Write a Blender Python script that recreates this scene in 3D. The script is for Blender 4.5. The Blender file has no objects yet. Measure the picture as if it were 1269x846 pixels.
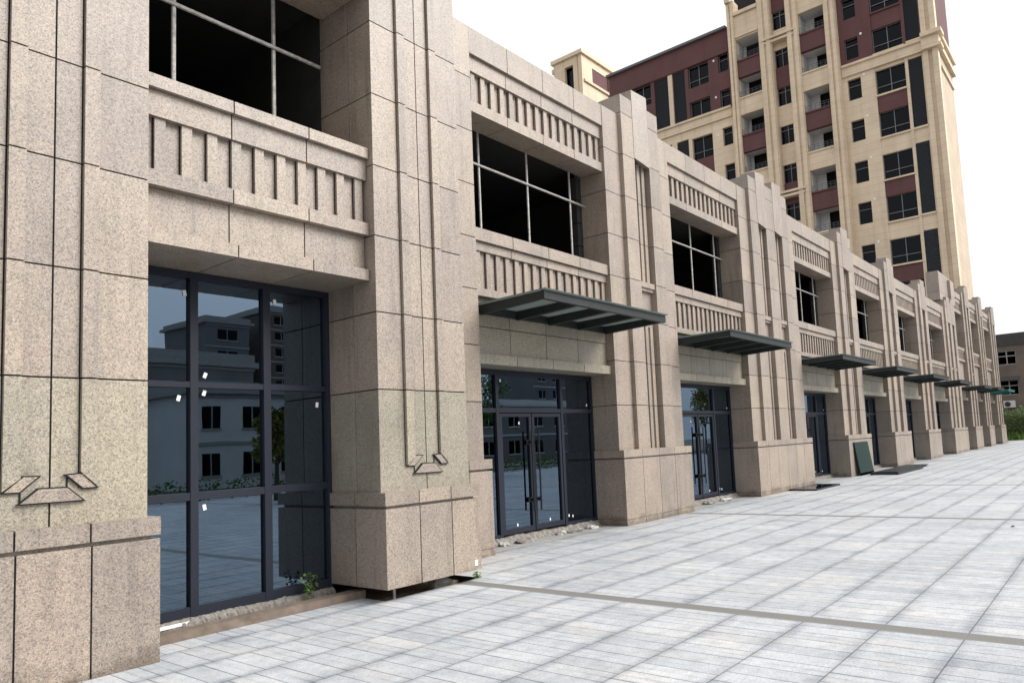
import bpy, math, random
from mathutils import Vector, Matrix
random.seed(7)
R = math.radians
S = bpy.context.scene
COL = S.collection

# ---------------------------------------------------------------- camera
F, YAW, PIT, ROL = 891.5366, 0.63943960, 0.08692183, -0.04985525
fw = Vector((math.cos(PIT)*math.cos(YAW), math.cos(PIT)*math.sin(YAW), math.sin(PIT)))
r0 = Vector((math.sin(YAW), -math.cos(YAW), 0)); u0 = r0.cross(fw)
rr = r0*math.cos(ROL)+u0*math.sin(ROL); uu = -r0*math.sin(ROL)+u0*math.cos(ROL)
cd = bpy.data.cameras.new('camera'); cam = bpy.data.objects.new('camera', cd); COL.objects.link(cam)
M = Matrix((rr, uu, -fw)).transposed().to_4x4(); M.translation = (0, -8.235844, 1.669798)
cam.matrix_world = M
cd.sensor_fit = 'HORIZONTAL'; cd.sensor_width = 36; cd.lens = F/1269*36
cd.shift_x = -94.88/1269; cd.shift_y = 48.2565/1269
cd.clip_start = .05; cd.clip_end = 3000
S.camera = cam

# ---------------------------------------------------------------- sky and sun (bright overcast)
SUN_EL, SUN_AZ = 42, 300        # azimuth of the sun, degrees counter-clockwise from +X
w = bpy.data.worlds.new('World'); S.world = w; w.use_nodes = True
nt = w.node_tree; nt.nodes.clear()
sky = nt.nodes.new('ShaderNodeTexSky'); sky.sky_type = 'NISHITA'; sky.sun_disc = False
sky.sun_elevation = R(SUN_EL); sky.sun_rotation = R(90-SUN_AZ)
sky.air_density = 1.0; sky.dust_density = 8.0; sky.ozone_density = 1.0; sky.altitude = 0
hs = nt.nodes.new('ShaderNodeHueSaturation'); hs.inputs['Saturation'].default_value = .10
bg = nt.nodes.new('ShaderNodeBackground'); bg.inputs['Strength'].default_value = .12
wo = nt.nodes.new('ShaderNodeOutputWorld')
nt.links.new(sky.outputs[0], hs.inputs['Color']); # an even white cloud deck over most of the sky
cl = nt.nodes.new('ShaderNodeMix'); cl.data_type = 'RGBA'; cl.inputs[0].default_value = .8; cl.inputs[7].default_value = (4.9, 4.95, 5.1, 1)
nt.links.new(hs.outputs[0], cl.inputs[6]); nt.links.new(cl.outputs[2], bg.inputs['Color']); nt.links.new(bg.outputs[0], wo.inputs['Surface'])
sl = bpy.data.lights.new('sun', 'SUN'); sl.energy = 2.0; sl.angle = R(40); sl.color = (1, .97, .93)
so = bpy.data.objects.new('sun', sl); COL.objects.link(so)
sd = Vector((math.cos(R(SUN_EL))*math.cos(R(SUN_AZ)), math.cos(R(SUN_EL))*math.sin(R(SUN_AZ)), math.sin(R(SUN_EL))))
so.rotation_euler = sd.to_track_quat('Z', 'Y').to_euler(); so.location = (0, -20, 40)
S.view_settings.view_transform = 'Standard'; S.view_settings.look = 'None'
S.view_settings.exposure = 1.0; S.view_settings.gamma = 1
S.cycles.max_bounces = 8; S.cycles.transparent_max_bounces = 12; S.cycles.glossy_bounces = 4

# ---------------------------------------------------------------- materials
def newmat(name):
    m = bpy.data.materials.new(name); m.use_nodes = True
    return m, m.node_tree, m.node_tree.nodes['Principled BSDF']
def N(t, typ, **kw):
    n = t.nodes.new(typ)
    for k, v in kw.items(): setattr(n, k, v)
    return n
def ramp(t, src, stops):
    c = N(t, 'ShaderNodeValToRGB'); e = c.color_ramp.elements
    while len(e) < len(stops): e.new(.5)
    for q, (p, col) in zip(e, stops):
        q.position = p; q.color = (*col, 1) if len(col) == 3 else col
    t.links.new(src, c.inputs[0]); return c.outputs[0]
def coords(t, scale=(1, 1, 1)):
    tc = N(t, 'ShaderNodeTexCoord'); mp = N(t, 'ShaderNodeMapping'); mp.inputs['Scale'].default_value = scale
    t.links.new(tc.outputs['Object'], mp.inputs[0]); return mp.outputs[0]
def noise(t, vec, scale, detail=3, rough=.46):
    n = N(t, 'ShaderNodeTexNoise'); n.inputs['Scale'].default_value = scale
    n.inputs['Detail'].default_value = detail; n.inputs['Roughness'].default_value = rough
    t.links.new(vec, n.inputs['Vector']); return n.outputs['Fac']
def mix(t, mode, fac, a, b):
    m = N(t, 'ShaderNodeMix', data_type='RGBA', blend_type=mode)
    for i, x in ((0, fac), (6, a), (7, b)):
        if isinstance(x, (int, float)): m.inputs[i].default_value = x
        elif isinstance(x, tuple): m.inputs[i].default_value = (*x, 1)
        else: t.links.new(x, m.inputs[i])
    return m.outputs[2]
def mth(t, op, a, b=0, c=0):
    m = N(t, 'ShaderNodeMath', operation=op)
    for i, x in enumerate((a, b, c)):
        if isinstance(x, (int, float)): m.inputs[i].default_value = x
        else: t.links.new(x, m.inputs[i])
    return m.outputs[0]
def bump(t, p, src, strength, dist=.01):
    b = N(t, 'ShaderNodeBump'); b.inputs['Strength'].default_value = strength; b.inputs['Distance'].default_value = dist
    t.links.new(src, b.inputs['Height']); t.links.new(b.outputs[0], p.inputs['Normal'])

def granite(name, light, mid, dark, alt, grain=145, stain=.16, rough=.46):
    """speckled granite; every slab carries its own random value in the face attribute rnd"""
    m, t, p = newmat(name)
    v = coords(t)
    n1 = noise(t, v, grain, 4, .75)
    base = ramp(t, n1, [(.30, dark), (.42, mid), (.56, light), (.72, tuple(min(1, c*1.22) for c in light))])
    # crystals: black mica, grey quartz, pink and white feldspar
    for sc, fac in ((grain*.62, .62), (grain*1.3, .5)):
        vo = N(t, 'ShaderNodeTexVoronoi'); vo.inputs['Scale'].default_value = sc; t.links.new(v, vo.inputs['Vector'])
        sp = N(t, 'ShaderNodeSeparateColor'); t.links.new(vo.outputs['Color'], sp.inputs[0])
        flake = ramp(t, sp.outputs[0], [(0, (.34, .33, .33)), (.13, (.50, .49, .48)), (.24, (.86, .86, .86)), (.45, (1.0, 1.0, 1.0)), (.62, (1.12, 1.04, .98)), (.80, (1.22, 1.19, 1.14)), (1, (1.42, 1.40, 1.36))])
        base = mix(t, 'MULTIPLY', fac, base, flake)
    at = N(t, 'ShaderNodeAttribute'); at.attribute_name = 'rnd'
    tint = ramp(t, at.outputs['Fac'], [(0, (.86, .85, .84)), (.35, (.98, .97, .955)), (.7, (1.04, 1.0, .97)), (1, (1.12, 1.09, 1.05))])
    base = mix(t, 'MULTIPLY', 1, base, tint)
    altm = ramp(t, at.outputs['Fac'], [(.55, (0, 0, 0)), (1, (.5, .5, .5))])
    base = mix(t, 'MIX', altm, base, mix(t, 'MULTIPLY', 1, base, alt))
    big = noise(t, v, 1.3, 4, .6)
    base = mix(t, 'MULTIPLY', 1, base, ramp(t, big, [(.28, (1-stain,)*3), (.55, (1, 1, 1)), (.8, (1.05, 1.04, 1.03))]))
    vs = coords(t, (7, 7, .55))
    st = noise(t, vs, 1.0, 5, .65)
    base = mix(t, 'MULTIPLY', 1, base, ramp(t, st, [(.30, (1-stain*1.5, 1-stain*1.5, 1-stain*1.45)), (.48, (1, 1, 1))]))
    # splashed dirt with ragged edges at the foot
    sz = N(t, 'ShaderNodeSeparateXYZ'); t.links.new(v, sz.inputs[0])
    dz = mth(t, 'ADD', sz.outputs[2], mth(t, 'MULTIPLY', noise(t, v, 3.1, 5, .7), -.75))
    base = mix(t, 'MULTIPLY', 1, base, ramp(t, mth(t, 'ADD', dz, .62), [(.28, (.60, .57, .53)), (.42, (1, 1, 1))]))
    t.links.new(base, p.inputs['Base Color'])
    p.inputs['Roughness'].default_value = rough; p.inputs['Specular IOR Level'].default_value = .6
    bump(t, p, n1, .12, .004)
    return m
MG = granite('pink granite', (.325, .281, .243), (.252, .216, .186), (.152, .132, .116), (1.0, 1.015, .95))
MY = granite('yellow granite', (.325, .302, .246), (.252, .232, .188), (.15, .138, .114), (1.0, 1.01, .96))

def plain(name, col, rough=.6, var=.15, scale=6, metal=0, spec=.4, bmp=0):
    m, t, p = newmat(name)
    v = coords(t); n = noise(t, v, scale, 5, .65)
    c = ramp(t, n, [(.25, tuple(x*(1-var) for x in col)), (.75, tuple(min(1, x*(1+var)) for x in col))])
    t.links.new(c, p.inputs['Base Color']); p.inputs['Roughness'].default_value = rough
    p.inputs['Metallic'].default_value = metal; p.inputs['Specular IOR Level'].default_value = spec
    if bmp: bump(t, p, n, bmp, .02)
    return m
MJ = plain('dark joint', (.014, .014, .016), .95)
MFRAME = plain('charcoal aluminium', (.016, .019, .030), .5, .12, 30, 0, .25)
MSTEEL = plain('dark green steel', (.019, .024, .024), .55, .3, 8, 0, .3)
MPIPE = plain('weathered galvanised pipe', (.42, .41, .39), .55, .45, 18, .3)
MDARK = plain('shade dark concrete interior', (.024, .0235, .023), .9, .3, 3)  # concrete taken down to near black; the rooms' shade is in the colour
MCONC = plain('rough mortar', (.22, .205, .185), .95, .4, 14, 0, .2, .9)
MMUD = plain('clay soil', (.17, .12, .085), .95, .4, 9, 0, .2, .8)
MTIMBER = plain('brown kerb stone', (.17, .135, .108), .9, .35, 7, 0, .2, .4)
MBLACK = plain('black handle', (.012, .012, .014), .35, .1, 10)
MWHITE = plain('white paper', (.8, .8, .78), .7, .03)

def tiled(name, col, jcol, hz, wy=None, rough=.7, var=.1):
    m, t, p = newmat(name)
    v = coords(t); sx = N(t, 'ShaderNodeSeparateXYZ'); t.links.new(v, sx.inputs[0])
    n = noise(t, v, .6, 5, .6)
    c = ramp(t, n, [(.3, tuple(x*(1-var) for x in col)), (.7, tuple(min(1, x*(1+var)) for x in col))])
    z = mth(t, 'FRACT', mth(t, 'DIVIDE', sx.outputs[2], hz))
    lz = mth(t, 'LESS_THAN', z, .06)
    c = mix(t, 'MIX', mth(t, 'MULTIPLY', lz, .55), c, jcol)
    vs = coords(t, (1.5, 1.5, .12)); st = noise(t, vs, 1.2, 4, .6)
    c = mix(t, 'MULTIPLY', 1, c, ramp(t, st, [(.3, (.88, .87, .86)), (.5, (1, 1, 1))]))
    t.links.new(c, p.inputs['Base Color']); p.inputs['Roughness'].default_value = rough
    p.inputs['Specular IOR Level'].default_value = .2
    return m
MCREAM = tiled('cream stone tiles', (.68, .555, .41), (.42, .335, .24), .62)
MCREAMSIDE = tiled('cream side tiles toned for sun', (.50, .41, .31), (.35, .28, .21), .62)  # flank copy of the cream tiles, its sunlight balance put into the colour
MMAROON = tiled('maroon tiles', (.125, .058, .058), (.07, .038, .038), .5)
MLOUV = plain('blue grey louvre', (.048, .056, .07), .55, .1)
MROOFED = plain('grey roof edge', (.13, .13, .14), .7)
MWHITEWALL = plain('balcony white wall', (.62, .62, .62), .8, .06, 1)
MBACKWALL = plain('stained cement render', (.20, .165, .14), .9, .22, .5)
MBACKROOF = plain('dark parapet', (.085, .08, .08), .9, .2, 2)

def glassmat(name, tint, refl, ior, fmin=0.0):
    m, t, p = newmat(name); t.nodes.remove(p)
    out = [n for n in t.nodes if n.type == 'OUTPUT_MATERIAL'][0]
    tr = N(t, 'ShaderNodeBsdfTransparent'); tr.inputs[0].default_value = (*tint, 1)
    gl = N(t, 'ShaderNodeBsdfGlossy'); gl.inputs['Color'].default_value = (*refl, 1); gl.inputs['Roughness'].default_value = .004
    v = coords(t); nz = noise(t, v, .9, 2, .5)
    b = N(t, 'ShaderNodeBump'); b.inputs['Strength'].default_value = .03; b.inputs['Distance'].default_value = .03
    t.links.new(nz, b.inputs['Height']); t.links.new(b.outputs[0], gl.inputs['Normal'])
    fr = N(t, 'ShaderNodeFresnel'); fr.inputs['IOR'].default_value = ior
    mx = N(t, 'ShaderNodeMixShader')
    t.links.new(fr.outputs[0], mx.inputs[0]); t.links.new(tr.outputs[0], mx.inputs[1]); t.links.new(gl.outputs[0], mx.inputs[2])
    t.links.new(mx.outputs[0], out.inputs['Surface'])
    return m
MGLASS = glassmat('tinted shop glass', (.16, .19, .21), (.54, .75, 1.0), 2.5)
MGREEN = glassmat('green sheet glass', (.10, .19, .16), (.35, .5, .45), 1.4)
MCANOPYGLASS = None
def frosted(name, col):
    m, t, p = newmat(name); t.nodes.remove(p)
    out = [n for n in t.nodes if n.type == 'OUTPUT_MATERIAL'][0]
    d = N(t, 'ShaderNodeBsdfTranslucent'); d.inputs[0].default_value = (*col, 1)
    g = N(t, 'ShaderNodeBsdfGlossy'); g.inputs['Roughness'].default_value = .15; g.inputs[0].default_value = (.8, .85, .85, 1)
    mx = N(t, 'ShaderNodeMixShader'); mx.inputs[0].default_value = .12
    t.links.new(d.outputs[0], mx.inputs[1]); t.links.new(g.outputs[0], mx.inputs[2]); t.links.new(mx.outputs[0], out.inputs['Surface'])
    return m
MCANOPYGLASS = frosted('dusty canopy glass', (.27, .295, .29))

def paving():
    m, t, p = newmat('grey granite paving')
    tc = N(t, 'ShaderNodeTexCoord'); mp = N(t, 'ShaderNodeMapping')
    mp.inputs['Location'].default_value = (.03, 3.83+.645*40, 0)
    t.links.new(tc.outputs['Object'], mp.inputs[0])
    br = N(t, 'ShaderNodeTexBrick'); br.offset = .5; br.inputs['Scale'].default_value = 1
    br.inputs['Brick Width'].default_value = .205; br.inputs['Row Height'].default_value = .645
    br.inputs['Mortar Size'].default_value = .0065; br.inputs['Mortar Smooth'].default_value = .5
    br.inputs['Color1'].default_value = (.40, .418, .436, 1); br.inputs['Color2'].default_value = (.48, .494, .508, 1)
    br.inputs['Mortar'].default_value = (.20, .21, .22, 1); br.inputs['Bias'].default_value = .1
    t.links.new(mp.outputs[0], br.inputs['Vector'])
    v = coords(t)
    g = noise(t, v, 55, 5, .85)
    c = mix(t, 'MULTIPLY', 1, br.outputs['Color'], ramp(t, g, [(.32, (.60, .61, .62)), (.5, (1, 1, 1)), (.68, (1.22, 1.22, 1.21))]))
    pk = noise(t, coords(t, (4.9, 1.55, 1)), .55, 1, .5)
    c = mix(t, 'MULTIPLY', 1, c, ramp(t, pk, [(.30, (.90, .905, .91)), (.48, (1.0, 1.0, 1.0)), (.66, (1.05, 1.01, .975))]))
    # dirt gathered along the long joints
    sx = N(t, 'ShaderNodeSeparateXYZ'); t.links.new(mp.outputs[0], sx.inputs[0])
    fy = mth(t, 'FRACT', mth(t, 'DIVIDE', sx.outputs[1], .645))
    d = mth(t, 'ABSOLUTE', mth(t, 'SUBTRACT', fy, .5))             # .5 at a joint
    nj = noise(t, v, 1.1, 5, .7)
    nk = noise(t, coords(t, (5, .8, 1)), 1.0, 3, .7)
    dd = mth(t, 'ADD', mth(t, 'MULTIPLY', d, 1.0), mth(t, 'MULTIPLY', mth(t, 'SUBTRACT', nj, .5), .55))
    c = mix(t, 'MULTIPLY', 1, c, ramp(t, dd, [(.36, (1, 1, 1)), (.55, (.62, .64, .67))]))
    fx = mth(t, 'ABSOLUTE', mth(t, 'SUBTRACT', mth(t, 'FRACT', mth(t, 'DIVIDE', sx.outputs[0], .1025)), .5))
    dx = mth(t, 'ADD', fx, mth(t, 'MULTIPLY', mth(t, 'SUBTRACT', nk, .5), 1.15))
    c = mix(t, 'MULTIPLY', .9, c, ramp(t, dx, [(.40, (1, 1, 1)), (.66, (.68, .70, .73))]))
    big = noise(t, v, .45, 6, .7)
    c = mix(t, 'MULTIPLY', 1, c, ramp(t, big, [(.3, (.80, .81, .83)), (.6, (1, 1, 1))]))
    mo = noise(t, v, 7, 5, .7)
    c = mix(t, 'MULTIPLY', 1, c, ramp(t, mo, [(.30, (.78, .79, .81)), (.55, (1, 1, 1)), (.75, (1.1, 1.1, 1.09))]))
    # earth trodden along the foot of the building
    ey = mth(t, 'ADD', sx.outputs[1], mth(t, 'MULTIPLY', mth(t, 'SUBTRACT', noise(t, v, 1.7, 5, .65), .5), 1.5))
    c = mix(t, 'MULTIPLY', 1, c, ramp(t, mth(t, 'DIVIDE', mth(t, 'SUBTRACT', ey, 29.0), 1.4), [(0, (1, 1, 1)), (1, (.62, .56, .48))]))
    # dark bands crossing the plaza every 7.96 m
    so_ = N(t, 'ShaderNodeSeparateXYZ'); t.links.new(v, so_.inputs[0])
    fb = mth(t, 'FRACT', mth(t, 'DIVIDE', mth(t, 'SUBTRACT', so_.outputs[0], 6.34-7.96*20), 7.96))
    band = mth(t, 'LESS_THAN', fb, .2/7.96)
    bc = ramp(t, noise(t, v, 90, 3, .8), [(.3, (.12, .117, .11)), (.7, (.23, .222, .21))])
    c = mix(t, 'MIX', band, c, bc)
    t.links.new(c, p.inputs['Base Color']); p.inputs['Roughness'].default_value = .75; p.inputs['Specular IOR Level'].default_value = .25
    inv = mth(t, 'SUBTRACT', 1, br.outputs['Fac'])
    bump(t, p, inv, .35, .006)
    return m
MPAVE = paving()
MASPH = plain('asphalt', (.06, .06, .062), .9, .3, 30)
MSOIL = plain('distant ground', (.16, .15, .12), .95, .3, .4)

def foliage(name, a, b):
    m, t, p = newmat(name)
    oi = N(t, 'ShaderNodeAttribute'); oi.attribute_name = 'rnd'
    c = ramp(t, oi.outputs['Fac'], [(0, a), (1, b)])
    t.links.new(c, p.inputs['Base Color']); p.inputs['Roughness'].default_value = .6
    p.inputs['Specular IOR Level'].default_value = .2
    return m
MLEAF = foliage('leaves', (.03, .075, .012), (.14, .26, .05))
MLEAF2 = foliage('yellowish leaves', (.10, .11, .02), (.22, .22, .05))
MBARK = plain('bark', (.09, .07, .05), .9, .3, 12)

# ---------------------------------------------------------------- mesh builder
class MB:
    def __init__(s): s.v = []; s.f = []; s.mi = []; s.r = []
    def face(s, idx, m=0, r=.5): s.f.append(idx); s.mi.append(m); s.r.append(r)
    def box(s, x0, x1, y0, y1, z0, z1, m=0, r=None):
        if r is None: r = random.random()
        b = len(s.v)
        s.v += [(x0, y0, z0), (x1, y0, z0), (x1, y1, z0), (x0, y1, z0), (x0, y0, z1), (x1, y0, z1), (x1, y1, z1), (x0, y1, z1)]
        for q in ((0, 3, 2, 1), (4, 5, 6, 7), (0, 1, 5, 4), (1, 2, 6, 5), (2, 3, 7, 6), (3, 0, 4, 7)): s.face([b+i for i in q], m, r)
        return s
    def hexa(s, P, m=0, r=None):           # 8 points: bottom ring then top ring
        if r is None: r = random.random()
        b = len(s.v); s.v += [tuple(p) for p in P]
        for q in ((0, 3, 2, 1), (4, 5, 6, 7), (0, 1, 5, 4), (1, 2, 6, 5), (2, 3, 7, 6), (3, 0, 4, 7)): s.face([b+i for i in q], m, r)
        return s
    def prism(s, pts, y0, y1, m=0, r=None):   # pts = (x, z) outline, extruded along y
        if r is None: r = random.random()
        n = len(pts); b = len(s.v)
        s.v += [(x, y0, z) for x, z in pts]+[(x, y1, z) for x, z in pts]
        s.face([b+i for i in range(n)], m, r); s.face([b+n+i for i in reversed(range(n))], m, r)
        for i in range(n):
            j = (i+1) % n; s.face([b+i, b+n+i, b+n+j, b+j], m, r)
        return s
    def tube(s, p, q, rad, n=8, m=0, rad2=None, r=None):
        p, q = Vector(p), Vector(q); d = (q-p).normalized()
        a = d.orthogonal().normalized(); c = d.cross(a); b = len(s.v); rad2 = rad if rad2 is None else rad2
        if r is None: r = random.random()
        for o, ra in ((p, rad), (q, rad2)):
            for i in range(n):
                th = 2*math.pi*i/n; s.v.append(tuple(o+(a*math.cos(th)+c*math.sin(th))*ra))
        for i in range(n):
            j = (i+1) % n; s.face([b+i, b+j, b+n+j, b+n+i], m, r)
        s.face([b+i for i in reversed(range(n))], m, r); s.face([b+n+i for i in range(n)], m, r)
        return s
    def quad(s, P, m=0, r=None):
        b = len(s.v); s.v += [tuple(p) for p in P]; s.face(list(range(b, b+len(P))), m, random.random() if r is None else r); return s
    def lump(s, c, rx, ry, rz, m=0, seed=0, n=7, k=10, jag=.18):
        rg = random.Random(seed); b = len(s.v)
        for i in range(n+1):
            ph = math.pi*i/n
            for j in range(k):
                th = 2*math.pi*j/k; f = 1+rg.uniform(-jag, jag)
                if i in (0, n): f = 1
                s.v.append((c[0]+rx*f*math.sin(ph)*math.cos(th), c[1]+ry*f*math.sin(ph)*math.sin(th), c[2]+rz*f*math.cos(ph)))
        for i in range(n):
            for j in range(k):
                s.face([b+i*k+j, b+(i+1)*k+j, b+(i+1)*k+(j+1) % k, b+i*k+(j+1) % k], m, rg.random())
        return s
    def leaves(s, c, rad, n, size, m=0, seed=0, shell=.45):
        rg = random.Random(seed)
        for _ in range(n):
            d = Vector((rg.gauss(0, 1), rg.gauss(0, 1), rg.gauss(0, 1))).normalized()
            f = shell+(1-shell)*rg.random()**.5
            p = Vector((c[0]+d.x*rad[0]*f, c[1]+d.y*rad[1]*f, c[2]+d.z*rad[2]*f))
            a = Vector((rg.gauss(0, 1), rg.gauss(0, 1), rg.gauss(0, .7))).normalized(); e = a.orthogonal().normalized()
            z = size*rg.uniform(.6, 1.3)
            s.quad([p-a*z*.5, p+e*z*.28, p+a*z*.5, p-e*z*.28], m, rg.random())
        return s
    def build(s, name, mats, parent=None, root=(0, 0, 0), loc=None):
        me = bpy.data.meshes.new(name)
        me.from_pydata([(x-root[0], y-root[1], z-root[2]) for x, y, z in s.v], [], s.f); me.update()
        if not isinstance(mats, (list, tuple)): mats = [mats]
        for q in mats: me.materials.append(q)
        me.polygons.foreach_set('material_index', s.mi)
        at = me.attributes.new('rnd', 'FLOAT', 'FACE'); at.data.foreach_set('value', s.r)
        o = bpy.data.objects.new(name, me); COL.objects.link(o)
        if parent: o.parent = parent
        if loc: o.location = loc
        return o
def empty(name, loc, label, cat, group=None):
    o = bpy.data.objects.new(name, None); COL.objects.link(o); o.location = loc
    o['label'] = label; o['category'] = cat
    if group: o['group'] = group
    return o
def tag(o, label, cat, group=None):
    o['label'] = label; o['category'] = cat
    if group: o['group'] = group
    return o
def structure(o): o['kind'] = 'structure'; return o
G = .014                                   # open joint between stone slabs
def rows(lo, hi, cuts):
    z = [lo]+[c for c in cuts if lo+.06 < c < hi-.06]+[hi]
    return [(z[i]+(G/2 if i else 0), z[i+1]-(G/2 if i < len(z)-2 else 0)) for i in range(len(z)-1)]
def clad(mb, x0, x1, y0, y1, z0, z1, zc=(), xc=(), m=0, core=True):
    """slabs with open joints on a dark core"""
    for a, b in rows(z0, z1, zc):
        for c, d in rows(x0, x1, xc): mb.box(c, d, y0, y1, a, b, m)
    if core and (zc or xc): mb.box(x0+.014, x1-.014, y0+.014, y1-.014, z0+.014, z1-.014, 1, .5)
JZ = [2.414, 3.326, 4.239, 5.096, 5.981, 6.891, 7.817, 8.745, 9.65, 10.5]

# ---------------------------------------------------------------- setting: ground
g = MB()
g.quad([(-120, -26, 0), (76, -26, 0), (76, -1.30, 0), (-120, -1.30, 0)])
g.quad([(-120, -1.30, 0), (5.25, -1.30, 0), (5.25, -.88, 0), (-120, -.88, 0)])
g.quad([(6.76, -1.30, 0), (76, -1.30, 0), (76, .72, 0), (6.76, .72, 0)])
g.quad([(68.6, .72, 0), (76, .72, 0), (76, 1.6, 0), (68.6, 1.6, 0)])
structure(g.build('plaza_paving', MPAVE))
g = MB(); g.box(-30, 6.76, -1.30, .6, -.9, -.22); g.box(-30, 6.76, -.88, -.30, -.22, -.06)
structure(g.build('soil', MMUD))
g = MB(); g.quad([(-900, -900, -.95), (1200, -900, -.95), (1200, 900, -.95), (-900, 900, -.95)])
structure(g.build('ground', MSOIL))
g = MB(); g.box(-300, 500, -36, -26.15, -.9, -.12); structure(g.build('road', MASPH))
g = MB(); g.box(-300, 500, -26.15, -26, -.9, .02); g.box(76, 76.15, -26, 1.6, -.9, .02)
structure(g.build('kerb', MCONC))
g = MB(); g.box(76.15, 400, -26, 60, -.9, -.06); g.box(-300, 400, -220, -36, -.9, .0)
structure(g.build('far_ground', MSOIL))

# ---------------------------------------------------------------- the long two storey granite building
shop = empty('shop_building', (0, 0, 0), 'long two storey beige granite shop building with fluted pilasters and dark glass canopies', 'shop building')
SM = [MG, MJ]

def pedestal(x0, x1, yf, yb, zb, zt, joints, name_parent, xl=None, base=True, yj=()):
    """stone base below a pilaster: plinth slabs, shadow groove, cap"""
    zg, zc = zt-.185, zt-.15
    mb = MB()
    b0 = zb
    if base:
        clad(mb, x0, x1, yf, yb, zb, zb+.115, (), joints); b0 = zb+.122
    # front slabs are deep, side slabs start at the cuts yj
    ys = [yf]+list(yj)+[yb]
    for i in range(len(ys)-1):
        ya, yc = ys[i]+(G/2 if i else 0), ys[i+1]-(G/2 if i < len(ys)-2 else 0)
        if i == 0:
            for c, d in rows(x0, x1, joints): mb.box(c, d, ya, yc, b0, zg)
        else: mb.box(x0, x1, ya, yc, b0, zg)
    mb.box(x0+.014, x1-.014, yf+.014, yb-.014, zb+.02, zg-.014, 1, .5)
    mb.box(x0+.055, x1-.055, yf+.055, yb-.002, zg-.01, zc+.01, 0, .35)
    p = mb.build('pedestal', SM, name_parent)
    c = MB()
    for i in range(len(ys)-1):
        ya, yc = ys[i]+(G/2 if i else 0), ys[i+1]-(G/2 if i < len(ys)-2 else 0)
        if i == 0:
            for a, b in rows(x0-.004, x1+.004, [j-.01 for j in joints]): c.box(a, b, ya-.004, yc, zc, zt)
        else: c.box(x0-.004, x1+.004, ya, yc, zc, zt)
    c.box(x0+.012, x1-.012, yf+.012, yb-.012, zc+.012, zt-.012, 1, .5)
    c.build('pedestal_cap', SM, name_parent)

def flutes(mb, x0, x1, z0, z1, y, zc):
    n = 3; wdt = (x1-x0)/(n+.35); 
    clad(mb, x0, x1, y+.085, y+.5, z0, z1, zc)
    for i in range(n):
        a = x0+wdt*.18+i*wdt*1.05
        for p, q in rows(z0, z1, zc): mb.box(a, a+wdt*.62, y+.012, y+.085, p, q)

def key_block(x0, x1, y, zb, zt, parent):
    k = MB()
    xr = x1-.13
    # chamfered right arris, sloped top and raked foot
    P = [(x0, y+.05, zb+.06), (xr, y-.03, zb-.07), (x1, y+.10, zb+.02), (x1, y+.5, zb+.10), (x0, y+.5, zb+.14)]
    Q = [(x0, y+.05, zt-.02), (xr, y-.03, zt-.06), (x1, y+.10, zt-.22), (x1, y+.5, zt-.22), (x0, y+.5, zt+.0)]
    n = 5; b = len(k.v); k.v += P+Q
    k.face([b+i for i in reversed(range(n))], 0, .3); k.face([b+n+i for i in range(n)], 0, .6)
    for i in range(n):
        j = (i+1) % n; k.face([b+i, b+j, b+n+j, b+n+i], 0, (.4, .95, .5, .3, .3)[i])  # light chamfer, dark foot and flank: shading painted through the face tone
    k.build('key_block', SM, parent)

def pier(x0, x1, double=False, far=False):
    """stepped and fluted pilaster of the main front (front plane y=0)"""
    W = x1-x0
    if not double: prof = [('a', .222), ('b', .172), ('f', .232), ('b', .172), ('a', .202)]
    else: prof = [('a', .150), ('b', .130), ('f', .140), ('b', .160), ('f', .140), ('b', .130), ('a', .150)]
    tot = sum(p[1] for p in prof)
    za, zb_, zk = (8.72, 9.15, 9.42) if not far else (10.55, 10.95, 11.15)
    kb = 7.79 if not far else 9.6
    mb = MB(); x = x0; keys = []
    ins = .05
    for i, (k, f) in enumerate(prof):
        xe = x+W*f/tot
        if k == 'a': clad(mb, x, xe, 0, .72, 1.49, za, JZ)
        elif k == 'b': clad(mb, x+.001, xe-.001, -.092, .78, 1.49, zb_, JZ)
        else:
            flutes(mb, x, xe, 1.49, 4.15, 0, JZ)
            clad(mb, x, xe, .05, .5, 4.15, 4.93, ())
            mb.box(x, xe, -.02, .5, 4.93, 5.0, 0, .4); mb.box(x, xe, -.06, .5, 5.0, 5.115, 0, .7)
            mb.box(x+.05, xe-.05, .02, .05, 4.15, 4.22, 0, .7)
            flutes(mb, x, xe, 5.115, kb+.02, 0, JZ)
            mb.box(x+.01, xe-.01, .1, .7, kb+.03, za, 1, .5)
            keys.append((x-.004, xe+.004))
        x = xe
    # return faces of the pilaster down to the glass line
    for a, b in rows(1.49, za-.3, JZ): mb.box(x0+.003, x1-.003, .72, .80, a, b)
    p = mb.build('pilaster', SM, shop)
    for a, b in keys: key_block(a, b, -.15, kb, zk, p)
    e = .03
    nj = 4 if not double else 6
    pedestal(x0-e, x1+.10, -.125, .70, 0, 1.5, [x0+(x1-x0)*i/nj for i in range(1, nj)], p)
    return p

def lay(mb, x0, x1, y0, y1, z0, z1, jx, m=0):
    for c, d in rows(x0, x1, jx): mb.box(c, d, y0, y1, z0, z1, m)

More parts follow.
